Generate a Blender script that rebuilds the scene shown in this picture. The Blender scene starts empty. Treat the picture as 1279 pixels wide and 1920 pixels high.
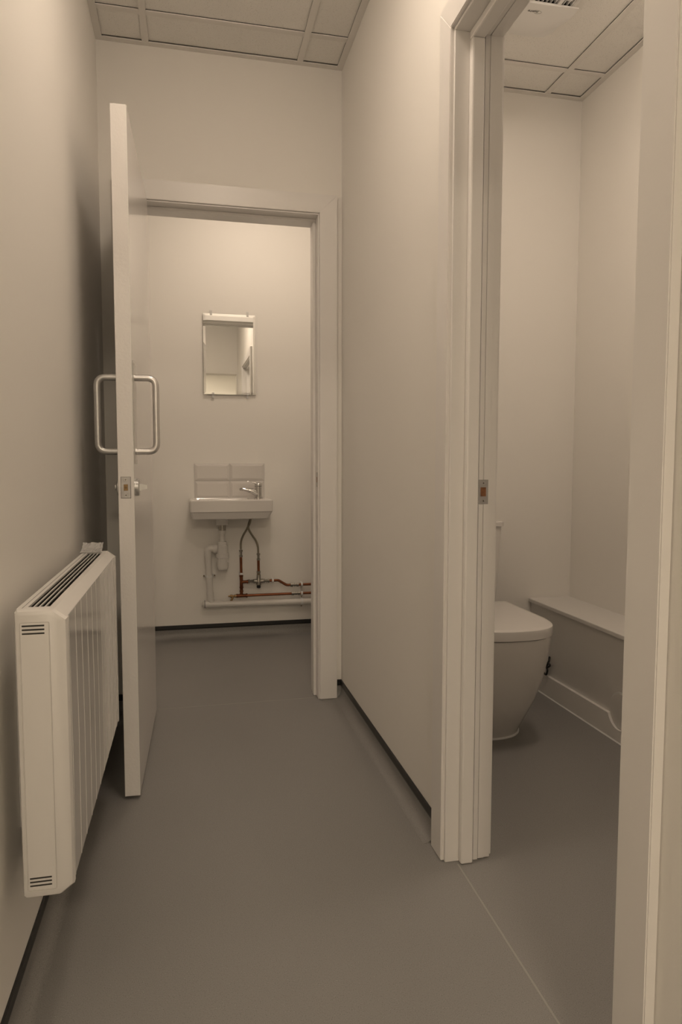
import bpy, bmesh, math, random
from mathutils import Vector, Matrix
random.seed(4)
S = bpy.context.scene
COL = S.collection
R = math.radians
PI = math.pi

# ------------------------------------------------------------------ camera, world, lights, exposure
cam_d = bpy.data.cameras.new('camera')
cam_d.sensor_fit = 'VERTICAL'; cam_d.sensor_height = 36.0; cam_d.sensor_width = 24.0
cam_d.lens = 24.0; cam_d.clip_start = 0.02
cam = bpy.data.objects.new('camera', cam_d); COL.objects.link(cam)
yaw, pitch, roll = R(12.49), R(-4.147), R(0.071)
fw = Vector((math.sin(yaw)*math.cos(pitch), math.cos(yaw)*math.cos(pitch), math.sin(pitch)))
rt = Vector((math.cos(yaw), -math.sin(yaw), 0)); up = rt.cross(fw)
rt2 = math.cos(roll)*rt + math.sin(roll)*up; up2 = rt2.cross(fw)
m = Matrix((rt2, up2, -fw)).transposed().to_4x4(); m.translation = (0, 0, 1.0)
cam.matrix_world = m
S.camera = cam

S.view_settings.view_transform = 'Standard'; S.view_settings.look = 'None'
S.view_settings.gamma = 1.0; S.view_settings.use_curve_mapping = False
S.view_settings.exposure = 0.24

wd = bpy.data.worlds.new('world'); S.world = wd; wd.use_nodes = True
wd.node_tree.nodes['Background'].inputs[0].default_value = (1, .8, .6, 1)
wd.node_tree.nodes['Background'].inputs[1].default_value = 0.02

WARM = (1.0, 0.820, 0.655)
YEL = (1.0, 0.825, 0.62)
POW = dict(hall=7.2, basin=5.0, wc=7.5, behind=42.0)
LIGHT_AT = dict(hall=(0.17, 1.47), basin=(0.34, 3.33), wc=(1.17, 1.68), behind=(0.0, -2.15))

CEIL = 2.567
XL, XR, YE = -0.318, 0.620, 2.790          # corridor faces
YB = 3.930                                  # basin room back wall
WX0, WX1 = 0.722, 1.690                     # toilet room faces

# ------------------------------------------------------------------ materials
def mat(name, col, rough=.5, metal=0., bump=0., bscale=200., spec=.5, var=0., vscale=3., coat=0., detail=3.):
    mt = bpy.data.materials.new(name); mt.use_nodes = True
    nt = mt.node_tree; b = nt.nodes['Principled BSDF']
    b.inputs['Base Color'].default_value = (*col, 1); b.inputs['Roughness'].default_value = rough
    b.inputs['Metallic'].default_value = metal
    b.inputs['Specular IOR Level'].default_value = spec
    b.inputs['Coat Weight'].default_value = coat; b.inputs['Coat Roughness'].default_value = .08
    tc = nt.nodes.new('ShaderNodeTexCoord')
    if bump:
        n = nt.nodes.new('ShaderNodeTexNoise'); n.inputs['Scale'].default_value = bscale; n.inputs['Detail'].default_value = detail
        nt.links.new(tc.outputs['Object'], n.inputs['Vector'])
        bp = nt.nodes.new('ShaderNodeBump'); bp.inputs['Strength'].default_value = bump; bp.inputs['Distance'].default_value = .001
        nt.links.new(n.outputs['Fac'], bp.inputs['Height']); nt.links.new(bp.outputs['Normal'], b.inputs['Normal'])
    if var:
        n2 = nt.nodes.new('ShaderNodeTexNoise'); n2.inputs['Scale'].default_value = vscale; n2.inputs['Detail'].default_value = 4
        nt.links.new(tc.outputs['Object'], n2.inputs['Vector'])
        rp = nt.nodes.new('ShaderNodeValToRGB')
        rp.color_ramp.elements[0].position = .3; rp.color_ramp.elements[1].position = .7
        rp.color_ramp.elements[0].color = (*[c*(1-var) for c in col], 1)
        rp.color_ramp.elements[1].color = (*[min(1, c*(1+var)) for c in col], 1)
        nt.links.new(n2.outputs['Fac'], rp.inputs['Fac']); nt.links.new(rp.outputs['Color'], b.inputs['Base Color'])
    return mt

def speckle(name, base, dark, light, scale, rough, amt_d=.36, amt_l=.70, bump=.1):
    mt = mat(name, base, rough, bump=bump, bscale=scale*.6)
    nt = mt.node_tree; b = nt.nodes['Principled BSDF']
    tc = nt.nodes.new('ShaderNodeTexCoord')
    n = nt.nodes.new('ShaderNodeTexNoise'); n.inputs['Scale'].default_value = scale; n.inputs['Detail'].default_value = 2
    nt.links.new(tc.outputs['Object'], n.inputs['Vector'])
    rp = nt.nodes.new('ShaderNodeValToRGB'); e = rp.color_ramp.elements
    e[0].position = amt_d-.04; e[0].color = (*dark, 1)
    e[1].position = amt_l+.04; e[1].color = (*light, 1)
    a = rp.color_ramp.elements.new(amt_d+.05); a.color = (*base, 1)
    a = rp.color_ramp.elements.new(amt_l-.04); a.color = (*base, 1)
    nt.links.new(n.outputs['Fac'], rp.inputs['Fac'])
    nl = nt.nodes.new('ShaderNodeTexNoise'); nl.inputs['Scale'].default_value = 2.2; nl.inputs['Detail'].default_value = 3
    nt.links.new(tc.outputs['Object'], nl.inputs['Vector'])
    mr = nt.nodes.new('ShaderNodeMapRange'); mr.inputs['To Min'].default_value = .95; mr.inputs['To Max'].default_value = 1.05
    nt.links.new(nl.outputs['Fac'], mr.inputs['Value'])
    mx = nt.nodes.new('ShaderNodeMix'); mx.data_type = 'RGBA'; mx.blend_type = 'MULTIPLY'; mx.inputs['Factor'].default_value = 1
    nt.links.new(rp.outputs['Color'], mx.inputs['A']); nt.links.new(mr.outputs['Result'], mx.inputs['B'])
    nt.links.new(mx.outputs['Result'], b.inputs['Base Color'])
    return mt

def emis(name, col, st):
    mt = bpy.data.materials.new(name); mt.use_nodes = True
    b = mt.node_tree.nodes['Principled BSDF']
    b.inputs['Base Color'].default_value = (.8, .8, .8, 1)
    b.inputs['Emission Color'].default_value = (*col, 1); b.inputs['Emission Strength'].default_value = st
    return mt

M = {}
M['wall'] = mat('matt_white_emulsion', (.91, .885, .840), .85, bump=.12, bscale=350, spec=.25)
M['trim'] = mat('white_satin_woodwork', (.88, .857, .828), .34, bump=.10, bscale=160, spec=.5)
M['doorpaint'] = mat('white_gloss_door_paint', (.87, .845, .815), .17, bump=.04, bscale=60, spec=.5)
M['dooredge'] = mat('white_brushed_edge_paint', (.87, .845, .815), .45, bump=.5, bscale=120, spec=.4)
M['floor'] = speckle('grey_safety_vinyl', (.265, .258, .248), (.15, .147, .14), (.46, .45, .43), 520, .42)
M['weld'] = mat('pale_grey_weld_rod', (.36, .35, .33), .5)
M['cap'] = mat('black_capping_pvc', (.012, .012, .012), .42)
M['tile'] = speckle('mineral_ceiling_tile', (.88, .86, .82), (.56, .54, .51), (.90, .88, .84), 400, .9, .325, .80, bump=.3)
M['grid'] = mat('white_grid_steel', (.80, .775, .735), .45)
M['void'] = mat('dark_ceiling_void', (.02, .02, .02), .9)
M['plastic'] = mat('white_moulded_plastic', (.83, .82, .80), .28)
M['heater'] = mat('white_heater_enamel', (.80, .78, .75), .38, bump=.05, bscale=500)
M['heatfront'] = mat('white_heater_front_under_film', (.72, .70, .675), .14, bump=0, coat=.5, detail=1)
M['dark'] = mat('dark_slot_interior', (.03, .028, .024), .6)
M['grille'] = mat('dark_grille_fin', (.10, .095, .08), .5)
M['steel'] = mat('satin_stainless_steel', (.72, .71, .70), .30, 1.0, bump=.05, bscale=400)
M['satin'] = mat('satin_anodised_aluminium', (.60, .60, .59), .36, .9)
M['plate'] = mat('dull_grey_lock_plate', (.50, .49, .48), .42, .8, var=.12, vscale=60)
M['brass'] = mat('brass', (.30, .20, .10), .40, 1.0)
M['chrome'] = mat('chrome', (.62, .61, .60), .06, 1.0)
M['screw'] = mat('bright_screw_head', (.75, .73, .70), .28, 1.0)
M['wood'] = mat('raw_brown_wood', (.24, .105, .045), .8, bump=.5, bscale=90, var=.4, vscale=80)
M['ceramic'] = mat('glazed_white_ceramic', (.77, .745, .715), .10, coat=.4)
M['seat'] = mat('white_toilet_seat_plastic', (.76, .735, .705), .20)
M['glaze'] = mat('glazed_metro_tile', (.72, .69, .66), .10)
M['grout'] = mat('white_grout', (.62, .61, .60), .8)
M['mirror'] = mat('silvered_glass', (.90, .91, .89), .0, 1.0)
M['glassedge'] = mat('mirror_edge', (.30, .30, .27), .2)
M['pvc'] = mat('white_waste_plastic', (.74, .72, .685), .32)
M['clip'] = mat('white_pipe_clip_plastic', (.78, .78, .77), .4)
M['copper'] = mat('copper_pipe', (.24, .095, .05), .36, 1.0, var=.2, vscale=30)
M['coppermatt'] = mat('soldered_copper', (.18, .07, .035), .42, 1.0, var=.3, vscale=50)
M['nickel'] = mat('nickel_fitting', (.36, .345, .31), .25, 1.0)
M['braid'] = mat('braided_steel_hose', (.30, .275, .22), .42, .8, bump=1.0, bscale=900)
M['black'] = mat('black_plastic', (.008, .008, .008), .4)
M['ink'] = mat('dark_grey_print', (.13, .13, .12), .6)
M['silicone'] = mat('white_sealant', (.78, .78, .77), .35)
M['lam'] = mat('white_laminate_board', (.74, .72, .69), .30)
M['blackcable'] = mat('black_braided_cable', (.01, .01, .01), .5)

def film_mat():
    mt = bpy.data.materials.new('clear_crumpled_film'); mt.use_nodes = True
    nt = mt.node_tree; b = nt.nodes['Principled BSDF']
    b.inputs['Base Color'].default_value = (.8, .79, .77, 1); b.inputs['Roughness'].default_value = .15
    b.inputs['Alpha'].default_value = .45
    return mt
M['film'] = film_mat()

# ------------------------------------------------------------------ mesh helpers
def V(*a): return Vector(a)
def box(bm, x0, x1, y0, y1, z0, z1, bev=0., seg=2):
    c = V((x0+x1)/2, (y0+y1)/2, (z0+z1)/2)
    r = bmesh.ops.create_cube(bm, size=1.0)
    vs = r['verts']
    bmesh.ops.scale(bm, vec=(abs(x1-x0), abs(y1-y0), abs(z1-z0)), verts=vs)
    bmesh.ops.translate(bm, vec=c, verts=vs)
    if bev:
        es = set()
        for v in vs:
            for e in v.link_edges: es.add(e)
        bmesh.ops.bevel(bm, geom=list(es), offset=bev, segments=seg, affect='EDGES', profile=.5)
    return bm

def loft(bm, rings, cap0=True, cap1=True, closed=True):
    vr = [[bm.verts.new(p) for p in r] for r in rings]
    n = len(vr[0])
    for a, b in zip(vr[:-1], vr[1:]):
        for i in range(n if closed else n-1):
            j = (i+1) % n
            bm.faces.new((a[i], a[j], b[j], b[i]))
    if cap0: bm.faces.new(list(reversed(vr[0])))
    if cap1: bm.faces.new(vr[-1])
    return vr

def prism(bm, poly, a0, a1, axis='z'):
    f = {'z': lambda p, t: (p[0], p[1], t), 'y': lambda p, t: (p[0], t, p[1]), 'x': lambda p, t: (t, p[0], p[1])}[axis]
    loft(bm, [[f(p, a0) for p in poly], [f(p, a1) for p in poly]])

def lathe(bm, prof, origin, axis=(0, 0, 1), n=28, cap=True):
    """prof: (distance along axis, radius)"""
    ax = Vector(axis).normalized(); o = Vector(origin)
    u = ax.orthogonal().normalized(); w = ax.cross(u)
    rings = []
    for t, r in prof:
        rings.append([o+ax*t+(u*math.cos(2*PI*i/n)+w*math.sin(2*PI*i/n))*max(r, 1e-5) for i in range(n)])
    loft(bm, rings, cap, cap)

def tube(bm, pts, r, n=14, cap=True):
    pts = [Vector(p) for p in pts]
    rings = []; prev = None
    for i, p in enumerate(pts):
        t = ((pts[min(i+1, len(pts)-1)]-p).normalized() + (p-pts[max(i-1, 0)]).normalized()).normalized()
        if prev is None: u = t.orthogonal().normalized()
        else:
            u = (prev - t*prev.dot(t)).normalized()
        prev = u; w = t.cross(u)
        rr = r[i] if isinstance(r, (list, tuple)) else r
        rings.append([p+(u*math.cos(2*PI*k/n)+w*math.sin(2*PI*k/n))*rr for k in range(n)])
    loft(bm, rings, cap, cap)

def rounded(pts, rad, n=7):
    """polyline with rounded corners"""
    P = [Vector(p) for p in pts]; out = [P[0]]
    for a, b, c in zip(P[:-2], P[1:-1], P[2:]):
        d0 = (a-b).normalized(); d1 = (c-b).normalized()
        ang = d0.angle(d1); t = rad/math.tan(ang/2)
        t = min(t, (a-b).length*.49, (c-b).length*.49)
        s, e = b+d0*t, b+d1*t
        for i in range(n+1):
            k = i/n
            out.append((1-k)**2*s+2*k*(1-k)*b+k*k*e)
    out.append(P[-1]); return out

def smoothpath(pts, n=10):
    P = [Vector(p) for p in pts]; P = [2*P[0]-P[1]]+P+[2*P[-1]-P[-2]]
    out = []
    for i in range(1, len(P)-2):
        for k in range(n):
            t = k/n
            out.append(.5*((2*P[i])+(-P[i-1]+P[i+1])*t+(2*P[i-1]-5*P[i]+4*P[i+1]-P[i+2])*t*t+(-P[i-1]+3*P[i]-3*P[i+1]+P[i+2])*t**3))
    out.append(P[-2]); return out

def obj(name, bm, mt, parent=None, smooth=False, angle=35):
    bmesh.ops.recalc_face_normals(bm, faces=bm.faces[:])
    me = bpy.data.meshes.new(name); bm.to_mesh(me); bm.free()
    o = bpy.data.objects.new(name, me); COL.objects.link(o)
    if isinstance(mt, (list, tuple)):
        for q in mt: me.materials.append(q)
    else: me.materials.append(mt)
    if smooth:
        me.polygons.foreach_set('use_smooth', [True]*len(me.polygons))
        try: me.set_sharp_from_angle(angle=R(angle))
        except Exception: pass
    if parent:
        o.parent = parent
        bpy.context.view_layer.update()
        o.matrix_parent_inverse = parent.matrix_world.inverted()
    return o

def tag(o, label=None, cat=None, group=None, kind=None):
    if label: o['label'] = label
    if cat: o['category'] = cat
    if group: o['group'] = group
    if kind: o['kind'] = kind
    return o

def thing(name, loc, label, cat, group=None, kind=None):
    o = bpy.data.objects.new(name, None); COL.objects.link(o); o.location = loc
    o.empty_display_size = .05
    bpy.context.view_layer.update()
    return tag(o, label, cat, group, kind)

def B(): return bmesh.new()
def bx(*a, **k): return box(B(), *a, **k)
def many(*boxes):
    bm = B()
    for b in boxes: box(bm, *b)
    return bm

# ------------------------------------------------------------------ the room shell
def struct(name, bm, mt, label, cat):
    return tag(obj(name, bm, mt), label, cat, kind='structure')

T = .10
struct('floor', bx(-1.6, 2.4, -3.7, 4.3, -.08, 0), M['floor'],
       'grey speckled safety vinyl floor running through corridor and both small rooms', 'floor')

# walls: thick solids with openings
# left corridor wall
struct('wall_left', bx(XL-T, XL, .2, YE, 0, CEIL+.05), M['wall'], 'matt white left corridor wall behind the wall heater', 'wall')
# end wall with doorway (frame fills .525..-.198)
EX0, EX1, EH = -.198, .525, 2.0
struct('wall_end', many((-.9, EX0, YE, 2.91, 0, CEIL+.05), (EX1, WX0-.0005, YE, 2.91, 0, CEIL+.05), (EX0, EX1, YE, 2.91, EH, CEIL+.05)),
       M['wall'], 'matt white corridor end wall around and above the basin room doorway', 'wall')
# right corridor wall with toilet doorway
WY0, WY1, WH = .850, 1.556, 2.0
struct('wall_right', many((XR, WX0, -.05, WY0, 0, CEIL+.05), (XR, WX0, WY1, YE-.0005, 0, CEIL+.05), (XR, WX0, WY0, WY1, WH, CEIL+.05)),
       M['wall'], 'matt white right corridor wall pierced by the toilet doorway', 'wall')
# wall behind the camera with a doorway (seen in the mirror)
struct('wall_front', many((-.62, -.32, .06, .199, 0, CEIL+.05), (.612, XR-.0005, .06, .199, 0, CEIL+.05), (-.32, .612, .06, .199, 2.02, CEIL+.05)),
       M['wall'], 'matt white wall around the near doorway, seen only in the mirror', 'wall')
# room behind the camera
struct('wall_lobby', many((-1.6, 2.2, -3.6, -3.5, 0, CEIL+.05), (-1.6, -1.5, -3.4995, .05, 0, CEIL+.05), (2.1, 2.2, -3.4995, -.06, 0, CEIL+.05), (-1.4995, -.63, .06, .16, 0, CEIL+.05), (.73, 2.2, -.055, 0.0, 0, CEIL+.05)),
       M['wall'], 'plain cream lobby walls behind the near doorway, reflected in the mirror', 'wall')
# basin room
struct('wall_back', bx(-.9, 1.3, YB, YB+T, 0, CEIL+.05), M['wall'], 'matt white back wall of the basin room behind mirror and basin', 'wall')
struct('wall_basin_left', bx(-.72, -.62, 2.9105, YB-.0005, 0, CEIL+.05), M['wall'], 'left side wall of the basin room', 'wall')
struct('wall_basin_right', bx(.95, 1.05, 2.9105, YB-.0005, 0, CEIL+.05), M['wall'], 'right side wall of the basin room', 'wall')
# toilet room
struct('wall_toilet_back', bx(WX0+.0005, WX1+T, 2.790, 2.90, 0, CEIL+.05), M['wall'], 'matt white wall behind the toilet cistern', 'wall')
struct('wall_toilet_right', bx(WX1, WX1+T, .0005, 2.7895, 0, CEIL+.05), M['wall'], 'matt white side wall above the toilet pipe boxing', 'wall')

# ceilings: a tray of tiles in a lay-in grid, each cell a recessed panel
def ceiling(name, x0, x1, y0, y1, xs, ys, label):
    tw = .024; zt = CEIL+.007
    xe = sorted([x for x in xs if x0+.02 < x < x1-.02]); ye = sorted([y for y in ys if y0+.02 < y < y1-.02])
    Xs = [x0+tw-.012]+xe+[x1-tw+.012]; Ys = [y0+tw-.012]+ye+[y1-tw+.012]
    bm = B()
    for a, b in zip(Xs[:-1], Xs[1:]):
        for c, d in zip(Ys[:-1], Ys[1:]):
            g = .0115
            box(bm, a+g, b-g, c+g, d-g, zt, zt+.012)
    root = struct(name, bm, M['tile'], label, 'ceiling')
    bm = B()
    g = .0
    for x in xe: box(bm, x-tw/2, x+tw/2, y0, y1, CEIL, CEIL+.004)
    for y in ye:
        for a, b in zip([x0]+xe, xe+[x1]):
            box(bm, a+(tw/2 if a != x0 else 0), b-(tw/2 if b != x1 else 0), y-tw/2, y+tw/2, CEIL+.0006, CEIL+.0045)
    # wall angle
    box(bm, x0, x0+tw, y0, y1, CEIL-.001, CEIL+.003); box(bm, x1-tw, x1, y0, y1, CEIL-.001, CEIL+.003)
    box(bm, x0+tw, x1-tw, y0, y0+tw, CEIL-.001, CEIL+.003); box(bm, x0+tw, x1-tw, y1-tw, y1, CEIL-.001, CEIL+.003)
    obj('ceiling_grid', bm, M['grid'], root)
    obj('ceiling_void', bx(x0, x1, y0, y1, CEIL+.03, CEIL+.045), M['void'], root)
    return root
yg = [2.597-.6*k for k in range(9)]
ceiling('ceiling', XL+.0005, XR-.0005, .2, YE-.0005, [-.139, .446], yg, 'white speckled mineral tile ceiling in a metal grid over the corridor')
ceiling('ceiling_toilet', WX0+.0005, WX1-.0005, .0005, 2.7895, [.911, 1.511], yg, 'white speckled tile ceiling over the toilet room')
ceiling('ceiling_basin', -.6195, .9495, 2.9105, YB-.0005, [-.3, .3, .9], [3.25, 3.85], 'white tile ceiling over the basin room')
ceiling('ceiling_lobby', -1.4995, 2.0995, -3.4995, -.056, [-1.2+.6*k for k in range(6)], [-.4-.6*k for k in range(6)], 'white tile ceiling over the lobby behind the camera')

# coved vinyl skirting with black capping strip
def skirting(name, p0, p1, nrm, label):
    p0, p1, nrm = Vector((*p0, 0)), Vector((*p1, 0)), Vector((*nrm, 0))
    r = .032; h = .056; t = .0022
    prof = [(0, h)]+[(0, h), (t, h)]
    prof = [(0, 0), (0, h), (t, h)]
    for k in range(9):
        a = PI/2*k/8
        prof.append((t+r-r*math.cos(a), .0003+r-r*math.sin(a)))
    prof.append((t+r, 0))
    bm = B(); loft(bm, [[p0+nrm*q[0]+V(0, 0, q[1]) for q in prof], [p1+nrm*q[0]+V(0, 0, q[1]) for q in prof]])
    o = tag(obj(name, bm, M['floor'], smooth=True, angle=50), label, 'skirting', kind='structure')
    c = .0045
    prof = [(0, .052), (c, .052), (c+.001, .058), (c, .074), (.0015, .0765), (0, .0765)]
    bm = B(); loft(bm, [[p0+nrm*q[0]+V(0, 0, q[1]) for q in prof], [p1+nrm*q[0]+V(0, 0, q[1]) for q in prof]])
    obj('capping_strip', bm, M['cap'], o)
    return o
skirting('baseboard_left', (XL, .2), (XL, YE), (1, 0), 'coved grey vinyl skirting with black capping below the wall heater')
skirting('baseboard_right', (XR, 1.640), (XR, YE), (-1, 0), 'coved grey vinyl skirting with black capping between the two doorways')
skirting('baseboard_end', (.599, YE), (XR-.001, YE), (0, -1), 'short black-capped skirting stub beside the basin room door casing')
skirting('baseboard_end_left', (XL+.001, YE), (-.272, YE), (0, -1), 'short black-capped skirting stub in the corner behind the open door')
skirting('baseboard_back', (-.62, YB), (.95, YB), (0, -1), 'coved vinyl skirting with black capping under the waste pipe')

# weld lines in the vinyl at the two thresholds
def weld(name, a, b, w, label):
    a, b = V(*a, 0), V(*b, 0); d = (b-a).normalized(); s = V(-d.y, d.x, 0)*w/2
    bm = B(); loft(bm, [[a-s, a+s, a+s*.6+V(0, 0, .0007), a-s*.6+V(0, 0, .0007)], [b-s, b+s, b+s*.6+V(0, 0, .0007), b-s*.6+V(0, 0, .0007)]])
    tag(obj(name, bm, M['weld']), label, 'floor joint', kind='structure')
weld('trim_1', (.640, 1.535), (.627, .855), .0042, 'pale weld line across the vinyl in the toilet doorway')
weld('trim_2', (-.18, 2.801), (.505, 2.804), .0022, 'fine weld line across the vinyl at the basin room threshold')

# ------------------------------------------------------------------ end doorway frame
fr = thing('trim_3', (.16, 2.85, 0), 'white painted door frame and casing around the basin room doorway', 'door frame', kind='structure')
zg = .0012
def upright(name, x0, x1, y0, y1, z1, par, z0=zg, bev=.0015, mt='trim'):
    return obj(name, bx(x0, x1, y0, y1, z0, z1, bev=bev, seg=2), M[mt], par)
# casing (architrave) as mitred pieces
def casing_y(par, x_in0, x_in1, ztop, w, y0, y1):
    """casing on a wall facing +-Y"""
    for s, xi in ((-1, x_in0), (1, x_in1)):
        bm = B(); prism(bm, [(xi, zg), (xi+s*w, zg), (xi+s*w, ztop+w), (xi, ztop)], y0, y1, 'y')
        bmesh.ops.bevel(bm, geom=bm.edges[:], offset=.0015, segments=2, affect='EDGES')
        obj('casing', bm, M['trim'], par)
    bm = B(); prism(bm, [(x_in0, ztop), (x_in1, ztop), (x_in1+w, ztop+w), (x_in0-w, ztop+w)], y0, y1, 'y')
    bmesh.ops.bevel(bm, geom=bm.edges[:], offset=.0015, segments=2, affect='EDGES')
    obj('casing', bm, M['trim'], par)
casing_y(fr, -.198, .525, 2.0, .073, 2.772, 2.7895)
casing_y(fr, -.198, .525, 2.0, .070, 2.9105, 2.928)
JL, JR, JZ = -.193, .519, 1.994
upright('jamb', JR, JR+.0058, 2.7795, 2.918, JZ, fr, 0)
upright('jamb', JL-.0048, JL, 2.7795, 2.918, JZ, fr, 0)
obj('head_jamb', bx(JL-.004, JR+.0055, 2.7795, 2.918, JZ, JZ+.0058, bev=.0012), M['trim'], fr)
upright('door_stop', JR-.0125, JR-.0002, 2.829, 2.862, JZ-.0130, fr, .001, .002)
upright('door_stop', JL+.0002, JL+.0125, 2.829, 2.862, JZ-.0130, fr, .001, .002)
obj('door_stop', bx(JL+.0002, JR-.0002, 2.829, 2.862, JZ-.0128, JZ-.0002, bev=.002), M['trim'], fr)
# second strip of the frame (room side), slightly proud
upright('frame_liner', JR-.008, JR-.0002, 2.864, 2.912, JZ-.0090, fr, .001, .001)
upright('frame_liner', JL+.0002, JL+.008, 2.864, 2.912, JZ-.0090, fr, .001, .001)
obj('frame_liner', bx(JL+.0002, JR-.0002, 2.864, 2.912, JZ-.0088, JZ-.0002, bev=.001), M['trim'], fr)
sp = obj('strike_plate', bx(JR-.0012, JR+.0002, 2.793, 2.815, .899, .959, bev=.0004), M['plate'], fr)
obj('bolt_hole', bx(JR-.0016, JR-.0006, 2.799, 2.809, .918, .940), M['wood'], sp)

# ------------------------------------------------------------------ toilet doorway frame
fw_ = thing('trim_4', (.66, 1.2, 0), 'white painted door frame and casing around the toilet doorway at right', 'door frame', kind='structure')
def casing_x(par, y_in0, y_in1, ztop, w, x0, x1):
    for s, yi in ((-1, y_in0), (1, y_in1)):
        bm = B(); prism(bm, [(yi, zg), (yi+s*w, zg), (yi+s*w, ztop+w), (yi, ztop)], x0, x1, 'x')
        bmesh.ops.bevel(bm, geom=bm.edges[:], offset=.0018, segments=2, affect='EDGES')
        obj('casing', bm, M['trim'], par)
    bm = B(); prism(bm, [(y_in0, ztop), (y_in1, ztop), (y_in1+w, ztop+w), (y_in0-w, ztop+w)], x0, x1, 'x')
    bmesh.ops.bevel(bm, geom=bm.edges[:], offset=.0018, segments=2, affect='EDGES')
    obj('casing', bm, M['trim'], par)
casing_x(fw_, .850, 1.556, 2.0, .071, .602, .6198)
casing_x(fw_, .850, 1.556, 2.0, .071, .7222, .738)
KY0, KY1, KZ = .857, 1.548, 1.992
upright('jamb', .6105, .7300, KY1, KY1+.0075, KZ, fw_, .0)
upright('jamb', .6105, .7300, KY0-.0065, KY0, KZ, fw_, .0)
obj('head_jamb', bx(.6105, .7300, KY0-.0065, KY1+.0075, KZ, KZ+.0075, bev=.0012), M['trim'], fw_)
# stop, rounded, plus the thin liner strips behind it
upright('door_stop', .6455, .6775, KY1-.0195, KY1-.0002, KZ-.0200, fw_, .0012, .004)
upright('door_stop', .6455, .6775, KY0+.0002, KY0+.0195, KZ-.0200, fw_, .004, .004)
obj('door_stop', bx(.6455, .6775, KY0+.0002, KY1-.0002, KZ-.0198, KZ-.0002, bev=.004), M['trim'], fw_)
for (xa, xb, pr) in ((.6785, .6832, .0025), (.6840, .6960, .0042), (.6966, .7120, .0052), (.7125, .7285, .0030)):
    upright('rebate_strip', xa, xb, KY1-pr, KY1-.0001, KZ-pr, fw_, .003 if xa > .69 else 0, .0005)
    obj('rebate_strip', bx(xa, xb, KY0+.0002, KY1-.0002, KZ-pr, KZ-.0001, bev=.0005), M['trim'], fw_)
sp = obj('strike_plate', bx(.6830, .7080, KY1-.0062, KY1-.0046, .8995, .9590, bev=.0005), M['plate'], fw_)
sp['label'] = 'paint-smeared steel strike plate'
obj('bolt_hole', bx(.6880, .7020, KY1-.0066, KY1-.0058, .9185, .9405), M['wood'], sp)
for z in (.9075, .9505):
    s_ = B(); lathe(s_, [(0, .0036), (.0007, .0032)], (.6955, KY1-.0061, z), (0, -1, 0), 18); obj('screw', s_, M['screw'], sp)
    s_ = B(); box(s_, .6930, .6980, KY1-.0071, KY1-.0067, z-.0006, z+.0006); box(s_, .6949, .6961, KY1-.0071, KY1-.0067, z-.0025, z+.0025)
    obj('screw_slot', s_, M['dark'], sp)

# ------------------------------------------------------------------ open door leaf
LW, LT, LZ0, LZ1 = .722, .044, .010, 1.989
door = thing('door_1', (-.143, 2.772, 0), 'white flush door standing open at left with pull handles and lock', 'door', kind='structure')
def dpt(u, t, z): return (t, -u, z)      # local: u from hinge along leaf, t across
bm = B(); box(bm, -LT, 0, -LW, 0, LZ0, LZ1, bev=.0012)
leaf = obj('door_leaf', bm, [M['doorpaint'], M['dooredge']])
for p in leaf.data.polygons:
    if abs(p.normal.y) > .9 or abs(p.normal.z) > .9: p.material_index = 1
leaf.parent = door
def dpart(name, bm, mt, par=None, smooth=False):
    o = obj(name, bm, mt, None, smooth); o.parent = par or door; return o
# handles
def pull(side):
    x = 0 if side > 0 else -LT
    s = side
    z0, z1 = 1.032, 1.248; u = LW-.068; pr = .061
    pth = rounded([(x-s*.001, -u, z0), (x+s*pr, -u, z0), (x+s*pr, -u, z1), (x-s*.001, -u, z1)], .026, 8)
    bm = B(); tube(bm, pth, .0098, 20)
    return bm
pp = dpart('handle_plate', bx(0, .0018, -(LW-.068)-.036, -(LW-.068)+.036, .996, 1.294, bev=.0008), M['steel'])
for (yy, zz) in ((-.030, 1.006), (.030, 1.006), (-.030, 1.284), (.030, 1.284)):
    b_ = B(); lathe(b_, [(0, .003), (.0006, .0026)], (.0018, -(LW-.068)+yy, zz), (1, 0, 0), 12); dpart('screw', b_, M['screw'], pp)
dpart('pull_handle', pull(1), M['steel'], smooth=True)
dpart('pull_handle', pull(-1), M['satin'], smooth=True)
# lock fore-end on the door edge
yE = -LW
lp = dpart('lock_plate', bx(-.0360, -.0095, yE-.0012, yE+.001, .8975, .9575, bev=.0004), M['plate'])
lp['label'] = 'dull steel lock fore-end plate'
dpart('lock_plate_shadow_gap', bx(-.0368, -.0088, yE-.0006, yE+.001, .8966, .9583), M['dark'], lp)
dpart('latch_bolt', bx(-.0285, -.0170, yE-.0030, yE+.001, .9185, .9365, bev=.0006), M['brass'], lp)
b_ = B(); lathe(b_, [(0, .0026), (.0004, .0024)], (-.0228, yE-.0030, .9275), (0, -1, 0), 14); dpart('bolt_mark', b_, M['dark'], lp)
b_ = B(); lathe(b_, [(0, .0017), (.0005, .0016)], (-.0228, yE-.0032, .9275), (0, -1, 0), 14); dpart('bolt_centre', b_, M['brass'], lp)
for z in (.9055, .9495):
    b_ = B(); lathe(b_, [(0, .0042), (.0008, .0038)], (-.0228, yE-.0012, z), (0, -1, 0), 18); dpart('screw', b_, M['screw'], lp)
    b_ = B(); box(b_, -.0258, -.0198, yE-.0024, yE-.0019, z-.0006, z+.0006); box(b_, -.0234, -.0222, yE-.0024, yE-.0019, z-.003, z+.003); dpart('screw_slot', b_, M['dark'], lp)
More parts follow.
